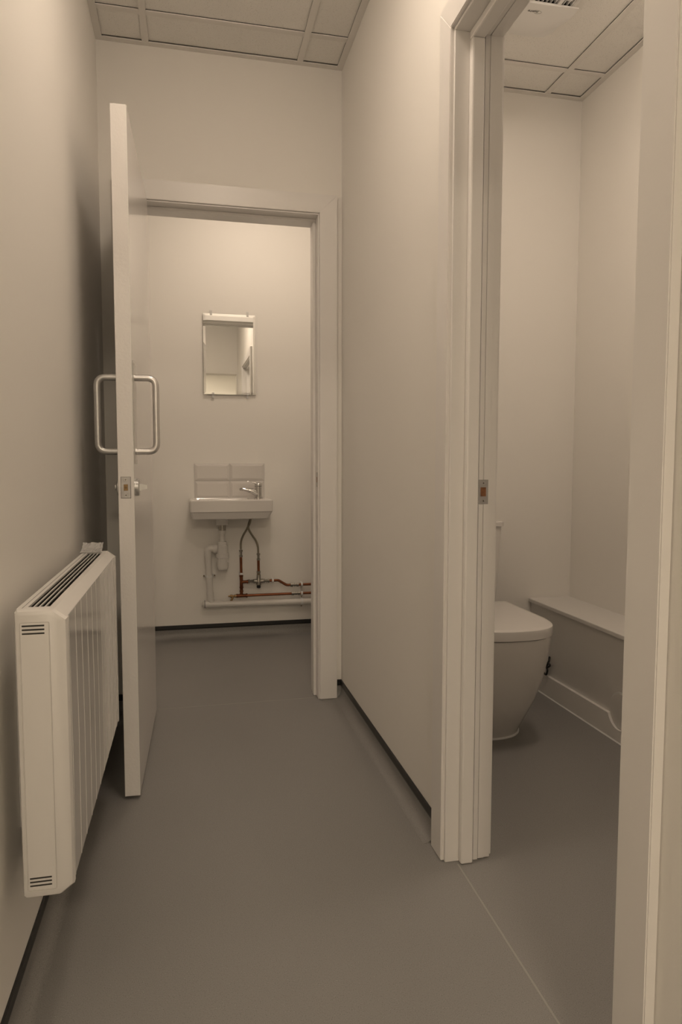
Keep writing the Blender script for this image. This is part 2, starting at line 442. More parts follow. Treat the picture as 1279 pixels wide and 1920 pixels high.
# thumb turn (room side) and release disc (corridor side)
uL = -(LW-.050)
b_ = B(); lathe(b_, [(0, .025), (.009, .025), (.0105, .0235)], (0, uL, .9265), (1, 0, 0), 36); tt = dpart('rose', b_, M['satin'], smooth=True)
b_ = B(); loft(b_, [[(.0105, uL-.004, .9160), (.0105, uL+.004, .9160), (.0105, uL+.004, .9370), (.0105, uL-.004, .9370)],
                    [(.026, uL-.0035, .9205), (.026, uL+.0035, .9205), (.026, uL+.0035, .9340), (.026, uL-.0035, .9340)],
                    [(.032, uL-.003, .9215), (.032, uL+.003, .9215), (.032, uL+.003, .9325), (.032, uL-.003, .9325)]])
dpart('thumb_turn', b_, M['satin'], tt)
b_ = B(); lathe(b_, [(0, .025), (.006, .024), (.009, .018)], (-LT, uL, .9265), (-1, 0, 0), 36); tt = dpart('release_disc', b_, M['satin'], smooth=True)
b_ = B(); lathe(b_, [(0, .009), (.006, .0085)], (-LT-.008, uL, .9265), (-1, 0, 0), 20); dpart('coin_slot', b_, M['satin'], tt)
for z in (.22, 1.0, 1.78):
    b_ = B(); lathe(b_, [(0, .006), (.1, .006)], (-.046, .004, z-.05)); box(b_, -.044, -.040, .0, .0035, z-.05, z+.05)
    dpart('hinge', b_, M['steel'])
door.rotation_euler.z = R(-1.1)

# ------------------------------------------------------------------ wall heater
hx0, hx1, hy0, hy1, hz0, hz1 = -.288, -.205, 1.200, 1.988, .256, .755
heater = thing('convector_heater', (XL+.01, 1.6, hz0), 'white electric panel convector heater on the left wall with film still on', 'heater')
ch = .021; cv = .016
prof = [(hx0, hz0+.004), (hx0+.004, hz0), (hx1-ch, hz0), (hx1, hz0+cv), (hx1, hz1-cv), (hx1-ch, hz1), (hx0+.004, hz1), (hx0, hz1-.004)]
# main casing body between end caps, with open well on top for the grille
gx0, gx1, gy0, gy1 = -.2720, -.2365, hy0+.034, hy1-.040
bm = B()
pb = [(hx0, hz0+.002), (hx1-ch, hz0+.002), (hx1-.003, hz0+cv), (hx1-.003, hz1-.045), (hx0, hz1-.045)]
prism(bm, pb, hy0+.020, hy1-.020, 'y')
obj('casing_body', bm, M['heater'], heater)
# top rim pieces round the grille opening
bm = B()
zt0 = hz1-.046
prism(bm, [(hx0, zt0), (gx0, zt0), (gx0, hz1-.001), (hx0, hz1-.001)], hy0+.020, hy1-.020, 'y')
prism(bm, [(gx1, zt0), (hx1-.003, zt0), (hx1-.003, hz1-cv), (hx1-ch, hz1-.001), (gx1, hz1-.001)], hy0+.020, hy1-.020, 'y')
box(bm, gx0, gx1, hy0+.020, gy0, zt0, hz1-.001); box(bm, gx0, gx1, gy1, hy1-.020, zt0, hz1-.001)
obj('top_rim', bm, M['heater'], heater)
g = obj('top_grille', bx(gx0, gx1, gy0, gy1, zt0, zt0+.012), M['dark'], heater)
bm = B()
wslot = (gx1-gx0)/4
for k in range(1, 4):
    x = gx0+wslot*k; f_ = B(); box(f_, x-.0010, x+.0010, gy0, gy1, hz1-.0040, hz1-.0015)
    obj('grille_fin', f_, M['heater'], g)
bm = B(); box(bm, gx0+.0002, gx0+.0012, gy0, gy1, zt0+.012, hz1-.0045); box(bm, gx1-.0012, gx1-.0002, gy0, gy1, zt0+.012, hz1-.0045)
box(bm, gx0+.0012, gx1-.0012, gy1-.001, gy1, zt0+.012, hz1-.0045); box(bm, gx0+.0012, gx1-.0012, gy0, gy0+.001, zt0+.012, hz1-.0045)
obj('grille_shade_liner', bm, M['dark'], g)  # dark liner added round the well: slot shade put into its colour
for y in (gy0+.175, gy0+.41, gy0+.62):
    obj('cross_bar', bx(gx0, gx1, y-.0015, y+.0015, hz1-.0075, hz1-.0042), M['grille'], g)
bm = B(); box(bm, gx0-.0075, gx0-.0068, hy0+.02, hy1-.03, hz1-.0012, hz1-.0007); obj('seam_line', bm, M['grille'], heater)
# end caps with raised inner panel and slots
for (ya, yb, s) in ((hy0, hy0+.020, -1), (hy1, hy1-.020, 1)):
    def ring(pr, y, off):
        cx_ = (hx0+hx1)/2; cz_ = (hz0+hz1)/2
        return [(p[0]+(off if p[0] < cx_ else -off), y, p[1]+(off if p[1] < cz_ else -off)) for p in pr]
    bm = B()
    loft(bm, [ring(prof, yb, 0), ring(prof, ya-s*.010, 0), ring(prof, ya-s*.0035, .0025), ring(prof, ya, .0075)])
    cap = obj('end_cap', bm, M['heater'], heater, smooth=True, angle=28)
    # raised inner panel
    ix0, ix1, iz0, iz1 = hx0+.010, hx1-.027, hz0+.016, hz1-.020
    bm = B(); box(bm, ix0, ix1, min(ya, ya+s*.0025), max(ya, ya+s*.0025), iz0, iz1, bev=.0022, seg=3)
    obj('cap_panel', bm, M['heater'], cap, smooth=True)
    for zc in (.7295, .7230, .7165, .2945, .2880, .2815):
        obj('vent_slot', bx(-.2745, -.2395, min(ya+s*.0020, ya+s*.0029), max(ya+s*.0020, ya+s*.0029), zc-.0014, zc+.0014, bev=.0004, seg=1), M['dark'], cap)
# front panel: shallow vertical flutes under film
bm = B(); ys = []
y = hy0+.021
yend = hy1-.021
ridge = [1.232, 1.300, 1.368, 1.440, 1.510, 1.580, 1.652, 1.722, 1.795, 1.861, 1.930]
stations = [(hy0+.021, -.0002)]
for k, ry in enumerate(ridge):
    stations += [(ry-.0012, .0001), (ry-.0006, .0009), (ry+.0006, .0009), (ry+.0012, .0001)]
stations.append((yend, 0))
rings = []
for (yy, dx) in stations:
    x = hx1-.002+dx
    rings.append([(hx1-.006, yy, hz0+cv+.001), (x, yy, hz0+cv+.001), (x+.0012, yy, (hz0+hz1)/2), (x, yy, hz1-cv-.001), (hx1-.006, yy, hz1-cv-.001)])
loft(bm, rings)
obj('front_panel', bm, M['heatfront'], heater)
# wall brackets
for yy in (1.36, 1.82):
    obj('wall_bracket', bx(XL+.0005, hx0+.002, yy-.03, yy+.03, .32, .70), M['heater'], heater)
# crumpled film at the far top corner
bm = B(); nx, ny = 12, 8
vv = []
for i in range(nx+1):
    row = []
    for j in range(ny+1):
        x = -.292+.054*i/nx; yy = 1.935+.062*j/ny
        z = hz1+.0015+.019*(j/ny)**2.2+random.uniform(-.0006, .0018)*(.4+j/ny)
        row.append(bm.verts.new((x+random.uniform(-.001, .001), yy+random.uniform(-.002, .002), z)))
    vv.append(row)
for i in range(nx):
    for j in range(ny): bm.faces.new((vv[i][j], vv[i+1][j], vv[i+1][j+1], vv[i][j+1]))
fl = obj('protective_film', bm, M['film'], heater); fl['label'] = 'crumpled clear protective film stuck at the far top corner'
md = fl.modifiers.new('solid', 'SOLIDIFY'); md.thickness = .0004

# ------------------------------------------------------------------ mirror
mw, mh = .290, .444
mir = thing('wall_mirror', (.229, YB-.010, 1.602), 'small rectangular frameless mirror with shiny clips above the wash basin', 'mirror')
bm = B(); bv = .013
o4 = [(-mw/2, 0, -mh/2), (mw/2, 0, -mh/2), (mw/2, 0, mh/2), (-mw/2, 0, mh/2)]
i4 = [(-mw/2+bv, -.0012, -mh/2+bv), (mw/2-bv, -.0012, -mh/2+bv), (mw/2-bv, -.0012, mh/2-bv), (-mw/2+bv, -.0012, mh/2-bv)]
loft(bm, [[(a, .0035, c) for a, b, c in o4], o4, i4])
g = obj('mirror_glass', bm, [M['mirror'], M['glassedge']])
for p in g.data.polygons:
    if p.normal.y > -.5: p.material_index = 1
g.parent = mir
mir.rotation_euler = (R(-.42), 0, R(.70))
def mclip(x, z, s):
    bm = B()
    box(bm, x-.0060, x+.0060, -.0048, .0095, z-s*.008, z+s*.001)
    box(bm, x-.0060, x+.0060, .0045, .0085, z, z+s*.016)
    return bm
for x, s in ((-.101, 1), (.101, 1), (-.095, -1), (.098, -1)):
    o = obj('mirror_clip', mclip(x, s*mh/2, s), M['satin' if s > 0 else 'clip']); o.parent = mir
    bm = B(); box(bm, x-.0060, x+.0060, .0046, .0092, s*mh/2+s*.004, s*mh/2+s*.020)
    o2 = obj('clip_tab', bm, M['clip']); o2.parent = o

# ------------------------------------------------------------------ splashback tiles
tl = thing('tile_splashback', (.222, YB, .796), 'glossy white brick-shaped wall tiles, two rows of two, behind the tap', 'splashback')
for i in range(2):
    for j in range(2):
        x0 = .0275+i*.1955; x1 = x0+.1940; z0 = .7975+j*.0985; z1 = z0+.0970
        bm = B(); b = .014
        loft(bm, [[(x0, YB, z0), (x1, YB, z0), (x1, YB, z1), (x0, YB, z1)],
                  [(x0, YB-.005, z0), (x1, YB-.005, z0), (x1, YB-.005, z1), (x0, YB-.005, z1)],
                  [(x0+b, YB-.0085, z0+b), (x1-b, YB-.0085, z0+b), (x1-b, YB-.0085, z1-b), (x0+b, YB-.0085, z1-b)]])
        obj('tile', bm, M['glaze'], tl)
obj('grout', bx(.0265, .4185, YB-.0035, YB, .7970, .9940), M['grout'], tl)

# ------------------------------------------------------------------ wash basin
def rrect(x0, x1, y0, y1, r, n=5):
    out = []
    for (cx, cy, a0) in ((x1-r, y1-r, 0), (x0+r, y1-r, 90), (x0+r, y0+r, 180), (x1-r, y0+r, 270)):
        for k in range(n+1):
            a = R(a0+90*k/n); out.append((cx+r*math.cos(a), cy+r*math.sin(a)))
    return out
bx0, bx1, by0, by1, bz0, bz1 = -.003, .440, 3.690, YB-.0005, .694, .800
basin = thing('wash_basin', (.22, YB-.1, bz0), 'small white rectangular ceramic wash basin hung on the back wall', 'basin')
bm = B()
def rg(x0, x1, y0, y1, r, z): return [(a, b, z) for a, b in rrect(x0, x1, y0, y1, r)]
rings = [rg(bx0+.016, bx1-.024, by0+.022, by1, .014, bz0), rg(bx0+.013, bx1-.020, by0+.018, by1, .014, bz0+.003),
         rg(bx0+.0035, bx1-.0045, by0+.006, by1, .014, bz0+.036), rg(bx0+.001, bx1-.001, by0+.001, by1, .014, bz0+.042),
         rg(bx0, bx1, by0, by1, .014, bz1-.008), rg(bx0+.0015, bx1-.0015, by0+.0015, by1, .014, bz1-.0025), rg(bx0+.005, bx1-.005, by0+.005, by1, .014, bz1),
         rg(bx0+.014, bx0+.318, by0+.014, by1-.034, .035, bz1-.0005), rg(bx0+.019, bx0+.313, by0+.019, by1-.039, .035, bz1-.008),
         rg(bx0+.032, bx0+.300, by0+.030, by1-.052, .035, bz1-.050), rg(bx0+.070, bx0+.262, by0+.060, by1-.082, .035, bz1-.082)]
loft(bm, rings)
obj('bowl', bm, M['ceramic'], basin, smooth=True, angle=14)
bm = B(); box(bm, .1400, .2060, 3.842, 3.908, .650, bz0+.002, bev=.005); obj('waste_boss', bm, M['ceramic'], basin, smooth=True)
bm = B(); lathe(bm, [(0, .021), (.002, .021), (.003, .012)], (.172, 3.80, bz1-.0825), n=24); obj('plug_hole', bm, M['chrome'], basin)

# ------------------------------------------------------------------ mixer tap
tx, ty = .372, 3.815
tap = thing('mixer_tap', (tx, ty, bz1), 'chrome single-lever mixer tap standing on the right of the basin', 'tap')
bm = B(); lathe(bm, [(0, .0245), (.007, .0245), (.0085, .022)], (tx, ty, bz1-.0005), n=32); obj('base_ring', bm, M['chrome'], tap, smooth=True)
bm = B(); lathe(bm, [(0, .0195), (.045, .0190), (.060, .0195)], (tx, ty, bz1+.008), n=32); obj('tap_body', bm, M['chrome'], tap, smooth=True)
bm = B()
sp_ = smoothpath([(tx-.004, ty, .826), (tx-.028, ty-.002, .839), (tx-.052, ty-.003, .846), (tx-.078, ty-.004, .851), (tx-.092, ty-.005, .852)], 5)
rr = [.0190-.0105*min(1, (i/(len(sp_)-1))*1.15) for i in range(len(sp_))]
tube(bm, sp_, rr, 18)
s0 = obj('spout', bm, M['chrome'], tap, smooth=True, angle=60)
bm = B(); lathe(bm, [(0, .0105), (.010, .0100), (.014, .0080)], (tx-.093, ty-.005, .857), (-.15, 0, -1), n=20); obj('aerator', bm, M['chrome'], s0, smooth=True)
bm = B()
def ell(cx, cz, ry, rz, x): return [(x, ty+ry*math.cos(2*PI*k/16), cz+rz*math.sin(2*PI*k/16)) for k in range(16)]
lathe(bm, [(0, .0205), (.008, .0208), (.014, .0185), (.019, .0130), (.0215, .006)], (tx+.001, ty, .8695), (-.12, 0, 1), n=28)
loft(bm, [ell(0, .8800, .014, .0090, tx+.004), ell(0, .8860, .0125, .0060, tx-.016), ell(0, .8905, .010, .0032, tx-.034), ell(0, .8945, .009, .0022, tx-.052), ell(0, .8955, .007, .0016, tx-.064)])
obj('lever', bm, M['chrome'], tap, smooth=True, angle=60)
bm = B(); lathe(bm, [(0, .0200), (.0015, .0200)], (tx, ty, .8680), n=28); obj('lever_gap', bm, M['dark'], tap)

# ------------------------------------------------------------------ bottle trap
PY = 3.875
trap = thing('bottle_trap', (.172, PY, .39), 'white plastic bottle trap hanging under the wash basin', 'trap')
bm = B(); lathe(bm, [(0, .0205), (.031, .0205)], (.174, PY, .619), n=28); lathe(bm, [(0, .026), (.003, .026)], (.174, PY, .6475), n=28)
w = obj('chrome_waste', bm, M['nickel'], trap, smooth=True); w['label'] = 'chrome threaded waste'
bm = B(); lathe(bm, [(0, .0215), (.018, .0215)], (.174, PY, .601), n=12); obj('top_nut', bm, M['pvc'], trap, smooth=True)
bm = B(); lathe(bm, [(0, .0145), (.050, .0145)], (.174, PY, .553), n=24); obj('inlet_tube', bm, M['pvc'], trap, smooth=True)
bm = B(); lathe(bm, [(0, .0265), (.018, .0265), (.0225, .0235)], (.174, PY, .534), n=12); obj('cap_nut', bm, M['pvc'], trap, smooth=True)
bm = B(); lathe(bm, [(0, .0325), (.046, .0325), (.048, .031)], (.174, PY, .487), n=36); obj('trap_body', bm, M['pvc'], trap, smooth=True)
bm = B(); lathe(bm, [(0, .0350), (.0015, .0362), (.022, .0362), (.0235, .034)], (.174, PY, .464), n=36)
for k in range(8):
    a = 2*PI*k/8+.2; x = .174+.0335*math.cos(a); y = PY+.0335*math.sin(a)
    box(bm, x-.0035, x+.0035, y-.0035, y+.0035, .440, .466)
obj('collar', bm, M['pvc'], trap, smooth=True)
bm = B(); lathe(bm, [(0, .010), (.001, .020), (.006, .0275), (.014, .0310), (.024, .0318), (.072, .0325)], (.174, PY, .391), n=36); obj('trap_cup', bm, M['pvc'], trap, smooth=True)
bm = B(); lathe(bm, [(0, .0250), (.010, .0262), (.016, .0262), (.022, .022)], (.145, PY, .515), (-1, 0, .10), n=20); obj('outlet_nut', bm, M['pvc'], trap, smooth=True)

# ------------------------------------------------------------------ waste pipe
wp = thing('waste_pipe', (.3, PY, .19), 'white plastic waste pipe dropping from the trap and running right above the floor', 'pipe')
ev = [(.124, PY, .517), (.094, PY+.002, .5175), (.0955, PY+.004, .470)]
bm = B(); tube(bm, rounded([(.128, PY, .517), (.093, PY+.002, .5175), (.0955, PY+.004, .470)], .024, 9), .0205, 24); obj('elbow', bm, M['pvc'], wp, smooth=True)
bm = B(); tube(bm, [(.0955, PY+.004, .478), (.105, PY+.01, .240)], .0175, 24); obj('down_pipe', bm, M['pvc'], wp, smooth=True)
bm = B(); tube(bm, [(.1035, PY+.01, .265), (.1055, PY+.01, .222)], .0200, 24); obj('socket', bm, M['pvc'], wp, smooth=True)
bm = B(); tube(bm, [(.074, PY+.01, .1995), (.163, PY+.01, .1970)], .0215, 26); tube(bm, rounded([(.1055, PY+.01, .228), (.110, PY+.01, .205), (.135, PY+.01, .198)], .012, 5), .0195, 20)
obj('tee_fitting', bm, M['pvc'], wp, smooth=True)
bm = B(); tube(bm, [(.160, PY+.01, .1972), (.945, PY+.01, .1880)], .0178, 26); obj('horizontal_run', bm, M['pvc'], wp, smooth=True)
bm = B(); lathe(bm, [(0, .0215), (.006, .0225), (.008, .018), (.016, .008)], (.072, PY+.01, .1996), (-1, 0, 0), n=14); obj('end_plug', bm, M['pvc'], wp, smooth=True)
bm = B(); lathe(bm, [(0, .0222), (.003, .0222)], (.0745, PY+.01, .1996), (-1, 0, 0), n=24); obj('plug_seal', bm, M['black'], wp)
# pipe clips for the waste
def wclip(name, cx, cz, vert, r, par):
    bm = B(); y = PY+.01
    if vert:
        tube(bm, [(cx, y, cz-.006), (cx, y, cz+.006)], r+.003, 24)
        box(bm, cx-r-.017, cx+r+.017, YB-.030, YB-.018, cz-.005, cz+.005, bev=.001)
        box(bm, cx-r-.016, cx-r-.008, YB-.03, YB, cz-.004, cz+.004); box(bm, cx+r+.008, cx+r+.016, YB-.03, YB, cz-.004, cz+.004)
    else:
        tube(bm, [(cx-.007, y, cz), (cx+.007, y, cz)], r+.003, 24)
        box(bm, cx-.006, cx+.006, YB-.030, YB-.018, cz-r-.014, cz+r+.012, bev=.001); box(bm, cx-.005, cx+.005, YB-.03, YB, cz-.008, cz+.008)
    c = obj(name, bm, M['clip'], par, smooth=True)
    pts = [(cx-r-.012, cz), (cx+r+.012, cz)] if vert else [(cx, cz-r-.010), (cx, cz+r+.009)]
    for (x, z) in pts:
        b2 = B(); lathe(b2, [(0, .0036), (.0015, .003)], (x, YB-.030, z), (0, -1, 0), 12); obj('clip_screw', b2, M['brass'], c)
wclip('pipe_clip', .1005, .360, True, .0175, wp)
wclip('pipe_clip', .627, .1918, False, .0178, wp)

# ------------------------------------------------------------------ flexible hoses
HY = 3.895
def hose(pts, label, bot):
    h = thing('flexible_hose', bot, label, 'hose', 'braided hoses under the basin tap')
    bm = B(); tube(bm, smoothpath(pts, 8), .0058, 14); obj('braided_tube', bm, M['braid'], h, smooth=True, angle=70)
    x, y, z = bot
    bm = B(); lathe(bm, [(0, .0095), (.010, .0100), (.011, .0072), (.029, .0072), (.030, .0100), (.041, .0100)], (x, y, z), n=6)
    obj('hose_nut', bm, M['nickel'], h)
hose([(.334, 3.83, .694), (.325, 3.85, .655), (.308, 3.87, .618), (.290, 3.885, .583), (.2800, HY, .548), (.2785, HY, .505)],
     'left braided steel hose hanging from the basin to the copper tee riser', (.2785, HY, .462))
hose([(.336, 3.845, .694), (.322, 3.86, .655), (.322, 3.87, .625), (.342, 3.885, .588), (.364, HY, .555), (.3755, HY, .520), (.3780, HY, .480)],
     'right braided steel hose curving down to the mixing valve riser', (.3780, HY, .440))

# ------------------------------------------------------------------ copper pipework
def collar(bm, p, ax, r=.0095, l=.006):
    lathe(bm, [(0, r*.9), (.001, r), (l-.001, r), (l, r*.9)], p, ax, 20)
cold = thing('copper_supply_pipe', (.279, HY, .24), 'lower straight copper pipe with tee and riser under the left hose', 'pipe')
bm = B(); tube(bm, [(.2785, HY, .470), (.2795, HY, .345)], .0076, 18); obj('riser', bm, M['copper'], cold, smooth=True)
bm = B(); tube(bm, [(.2795, HY, .352), (.2800, HY, .286)], .0093, 20); collar(bm, (.2795, HY, .350), (0, 0, 1), .0112, .007); collar(bm, (.2800, HY, .284), (0, 0, 1), .0112, .007)
tube(bm, [(.280, HY, .318), (.318, HY, .3185)], .0088, 18); collar(bm, (.311, HY, .3185), (1, 0, 0), .0108, .007)
obj('upper_tee', bm, M['coppermatt'], cold, smooth=True)
bm = B(); tube(bm, [(.2800, HY, .290), (.2800, HY, .245)], .0090, 20); collar(bm, (.2800, HY, .262), (0, 0, 1), .0112, .007)
tube(bm, [(.252, HY, .239), (.312, HY, .239)], .0098, 20); collar(bm, (.306, HY, .239), (1, 0, 0), .0118, .008); collar(bm, (.251, HY, .239), (1, 0, 0), .0115, .007)
obj('lower_tee', bm, M['coppermatt'], cold, smooth=True)
bm = B(); tube(bm, [(.300, HY, .239), (.945, HY, .2395)], .0076, 18); obj('straight_run', bm, M['copper'], cold, smooth=True)
bm = B()
def comp(bm, x0, x1, z, r=.0125):
    L = x1-x0
    lathe(bm, [(0, r*.8), (.001, r), (L*.28, r), (L*.30, r*.72), (L*.46, r*.72), (L*.47, r*.9), (L*.56, r*.9), (L*.57, r*.72), (L*.70, r*.72), (L*.72, r), (L-.001, r), (L, r*.8)], (x0, HY, z), (1, 0, 0), 6)
comp(bm, .568, .620, .240); obj('compression_fitting', bm, M['nickel'], cold)
dc = thing('drain_cock', (.23, HY, .239), 'small brass drain cock at the left end of the copper pipe', 'valve')
bm = B(); lathe(bm, [(0, .0045), (.010, .0045), (.011, .0085), (.024, .0085), (.025, .0065), (.036, .0065), (.037, .0090), (.046, .0090)], (.205, HY, .2385), (1, 0, 0), 16)
obj('valve_body', bm, M['brass'], dc, smooth=True)
bm = B(); lathe(bm, [(0, .0065), (.022, .0060), (.024, .0075), (.033, .0070)], (.232, HY-.002, .236), (-.45, -.2, -1), 14); obj('drain_spout', bm, M['brass'], dc, smooth=True)

mv = thing('mixing_valve', (.3785, HY, .32), 'nickel thermostatic mixing valve with black knob on the copper pipes', 'valve')
bm = B(); lathe(bm, [(0, .0120), (.004, .0150), (.030, .0150), (.036, .0125), (.062, .0115)], (.3785, HY, .297), n=28)
lathe(bm, [(0, .0125), (.052, .0125)], (.3525, HY, .320), (1, 0, 0), 24); obj('valve_body', bm, M['nickel'], mv, smooth=True)
bm = B(); lathe(bm, [(0, .0108), (.014, .0115)], (.3785, HY, .364), n=8); obj('top_nut', bm, M['nickel'], mv)
bm = B(); lathe(bm, [(0, .0085), (.004, .0085)], (.3785, HY, .3595), n=20); obj('brass_ring', bm, M['brass'], mv)
bm = B(); lathe(bm, [(0, .0085), (.003, .0110), (.018, .0112)], (.3785, HY, .2795), n=24); obj('black_knob', bm, M['black'], mv, smooth=True)
for (xa, xb) in ((.318, .354), (.403, .441)):
    bm = B(); comp(bm, xa, xb, .3200, .0120); obj('union_nut', bm, M['nickel'], mv)

hot = thing('copper_hot_pipe', (.6, HY, .30), 'upper copper pipe with a dog-leg bend leaving the mixing valve', 'pipe')
bm = B(); tube(bm, [(.3780, HY, .446), (.3785, HY, .370)], .0076, 18); obj('riser', bm, M['copper'], hot, smooth=True)
bm = B(); tube(bm, rounded([(.436, HY, .3205), (.492, HY, .3205), (.540, HY, .2905), (.945, HY, .2905)], .03, 8), .0076, 18); obj('bent_run', bm, M['copper'], hot, smooth=True)
bm = B(); comp(bm, .562, .612, .2905); obj('compression_fitting', bm, M['nickel'], hot)

def sclip(x, z, vert, label):
    c = thing('pipe_clip', (x, YB, z), label, 'pipe clip', 'white clips on the copper pipes')
    bm = B()
    d = .0055
    if vert: tube(bm, [(x, HY, z-d), (x, HY, z+d)], .0115, 18); box(bm, x-.010, x+.010, HY+.004, YB, z-d, z+d)
    else: tube(bm, [(x-d, HY, z), (x+d, HY, z)], .0115, 18); box(bm, x-d, x+d, HY+.004, YB, z-.010, z+.010)
    obj('clip_ring', bm, M['clip'], c, smooth=True)
sclip(.279, .366, True, 'white plastic clip on the left copper riser')
sclip(.4595, .3205, False, 'white clip just right of the mixing valve')
sclip(.6290, .2905, False, 'white clip on the upper copper pipe beside the door frame')
sclip(.6290, .2395, False, 'white clip on the lower copper pipe beside the door frame')

# ------------------------------------------------------------------ toilet
TX = 1.071
toilet = thing('toilet', (TX, 2.5, 0), 'white back-to-wall toilet with closed lid in the side room', 'toilet')
def dshape(w, yf, yb, z, dep=.20, n=26, e=2.7):
    """D outline: straight back and sides, superellipse front"""
    pts = [(TX+w, yb, z)]
    dep = min(dep, (yb-yf)*.8)
    for k in range(n+1):
        a = PI*k/n
        c, s = math.cos(a), math.sin(a)
        x = TX+w*math.copysign(abs(c)**(2/e), c); y = yf+dep-dep*abs(s)**(2/e)
        pts.append((x, y, z))
    pts.append((TX-w, yb, z))
    return pts
bm = B()
loft(bm, [dshape(0.1340, 2.226, 2.788, .004, .15, e=2.3), dshape(0.1370, 2.222, 2.788, .02, .15, e=2.3), dshape(0.1560, 2.180, 2.788, .09, .17, e=2.35), dshape(0.1685, 2.140, 2.788, .16, .18, e=2.45), dshape(0.1765, 2.110, 2.788, .23, .19, e=2.5),
          dshape(0.1810, 2.088, 2.788, .30, .195, e=2.6), dshape(0.1820, 2.076, 2.788, .355, .20, e=2.65), dshape(0.1805, 2.070, 2.788, .392, .20), dshape(0.1785, 2.073, 2.788, .3985, .20), dshape(0.1720, 2.08, 2.788, .4005, .20)])
obj('pan', bm, M['ceramic'], toilet, smooth=True, angle=40)
bm = B(); loft(bm, [dshape(0.1375, 2.2220, 2.788, .0, .15, e=2.3), dshape(0.1375, 2.2220, 2.788, .003, .15, e=2.3), dshape(0.1340, 2.2255, 2.788, .007, .15, e=2.3)])
obj('floor_seal', bm, M['silicone'], toilet)
bm = B(); yb = 2.535
loft(bm, [dshape(0.1785, 2.064, yb, .4035, .20), dshape(0.1805, 2.0605, yb, .405, .20), dshape(0.1815, 2.059, yb, .43, .20), dshape(0.1805, 2.0605, yb, .4365, .20), dshape(0.1765, 2.066, yb-.003, .4395, .20), dshape(0.1640, 2.08, yb-.01, .4405, .19)])
obj('seat_lid', bm, M['seat'], toilet, smooth=True, angle=40)
for s in (-1, 1):
    bm = B(); lathe(bm, [(0, .011), (.05, .011)], (TX+s*.075-.025, 2.548, .415), (1, 0, 0), 16)
    obj('lid_hinge', bm, M['chrome'], toilet, smooth=True)
bm = B()
loft(bm, [[(a, b, z) for a, b in rrect(TX-w, TX+w, y0, 2.788, .012)] for (w, y0, z) in ((.178, 2.625, .400), (.180, 2.620, .45), (.191, 2.605, .735))])
obj('cistern', bm, M['ceramic'], toilet, smooth=True)
bm = B()
loft(bm, [[(a, b, z) for a, b in rrect(TX-w, TX+w, y0, 2.789, .012)] for (w, y0, z) in ((.193, 2.600, .7365), (.196, 2.596, .738), (.196, 2.596, .755), (.193, 2.599, .758))])
cl = obj('cistern_lid', bm, M['ceramic'], toilet, smooth=True)
bm = B(); lathe(bm, [(0, .022), (.004, .021)], (TX, 2.69, .758), n=28); obj('flush_button', bm, M['chrome'], cl, smooth=True)

# ------------------------------------------------------------------ pipe boxing
bxn = thing('pipe_boxing', (1.59, 2.1, 0), 'low white boxed-in pipe ledge along the toilet room side wall', 'boxing')
BX = 1.497
obj('front_board', bx(BX, BX+.018, .6, 2.789, .001, .374), M['lam'], bxn)
obj('ledge_top', bx(BX-.012, WX1-.0005, .6, 2.7895, .3745, .3920, bev=.003), M['lam'], bxn)
# skirting with a semicircular bite around the access disc
cy_, cz_, cr = 2.110, .112, .066
bm = B()
top = .088; pts = []
ya_ = cy_+math.sqrt(max(cr**2-(top-cz_)**2, 0)); 
pl = [(2.789, 0), (2.789, top), (cy_+math.sqrt(cr**2-(top-cz_)**2), top)]
a0 = math.atan2(top-cz_, math.sqrt(cr**2-(top-cz_)**2)); a1 = -PI-a0
for k in range(1, 24):
    a = a0+(a1-a0)*k/24; pl.append((cy_+cr*math.cos(a), cz_+cr*math.sin(a)))
pl += [(cy_-math.sqrt(cr**2-(top-cz_)**2), top), (.6, top), (.6, 0)]
prism(bm, pl, BX-.014, BX-.0002, 'x'); obj('skirting_board', bm, M['trim'], bxn)
bm = B(); lathe(bm, [(0, cr-.0015), (.0035, cr-.0015), (.005, cr-.003)], (BX-.0003, cy_, cz_), (-1, 0, 0), 48); o = obj('access_disc', bm, M['lam'], bxn); 
bm = B(); tube(bm, [(BX-.0012, cy_+(cr+.0008)*math.cos(2*PI*k/60), cz_+(cr+.0008)*math.sin(2*PI*k/60)) for k in range(15-12, 61-26)], .0019, 8)
obj('disc_rim', bm, M['silicone'], o)
bm = B(); prism(bm, [(BX-.014, 0), (BX-.014, .004), (BX-.018, 0)], .6, 2.789, 'y'); obj('floor_seal', bm, M['silicone'], bxn)

cb = thing('coiled_cable', (BX-.01, 2.63, .10), 'short black curled cable end poking out behind the toilet pan', 'cable')
pts = [(BX-.002, 2.612, .170), (BX-.012, 2.600, .155), (BX-.016, 2.606, .138), (BX-.012, 2.616, .124), (BX-.020, 2.596, .116), (BX-.022, 2.600, .099), (BX-.016, 2.625, .094), (BX-.018, 2.645, .104), (BX-.012, 2.632, .122), (BX-.016, 2.600, .130), (BX-.014, 2.586, .142), (BX-.018, 2.600, .150)]
bm = B(); tube(bm, smoothpath(pts, 8), .0042, 10); obj('cable_loop', bm, M['blackcable'], cb, smooth=True, angle=70)

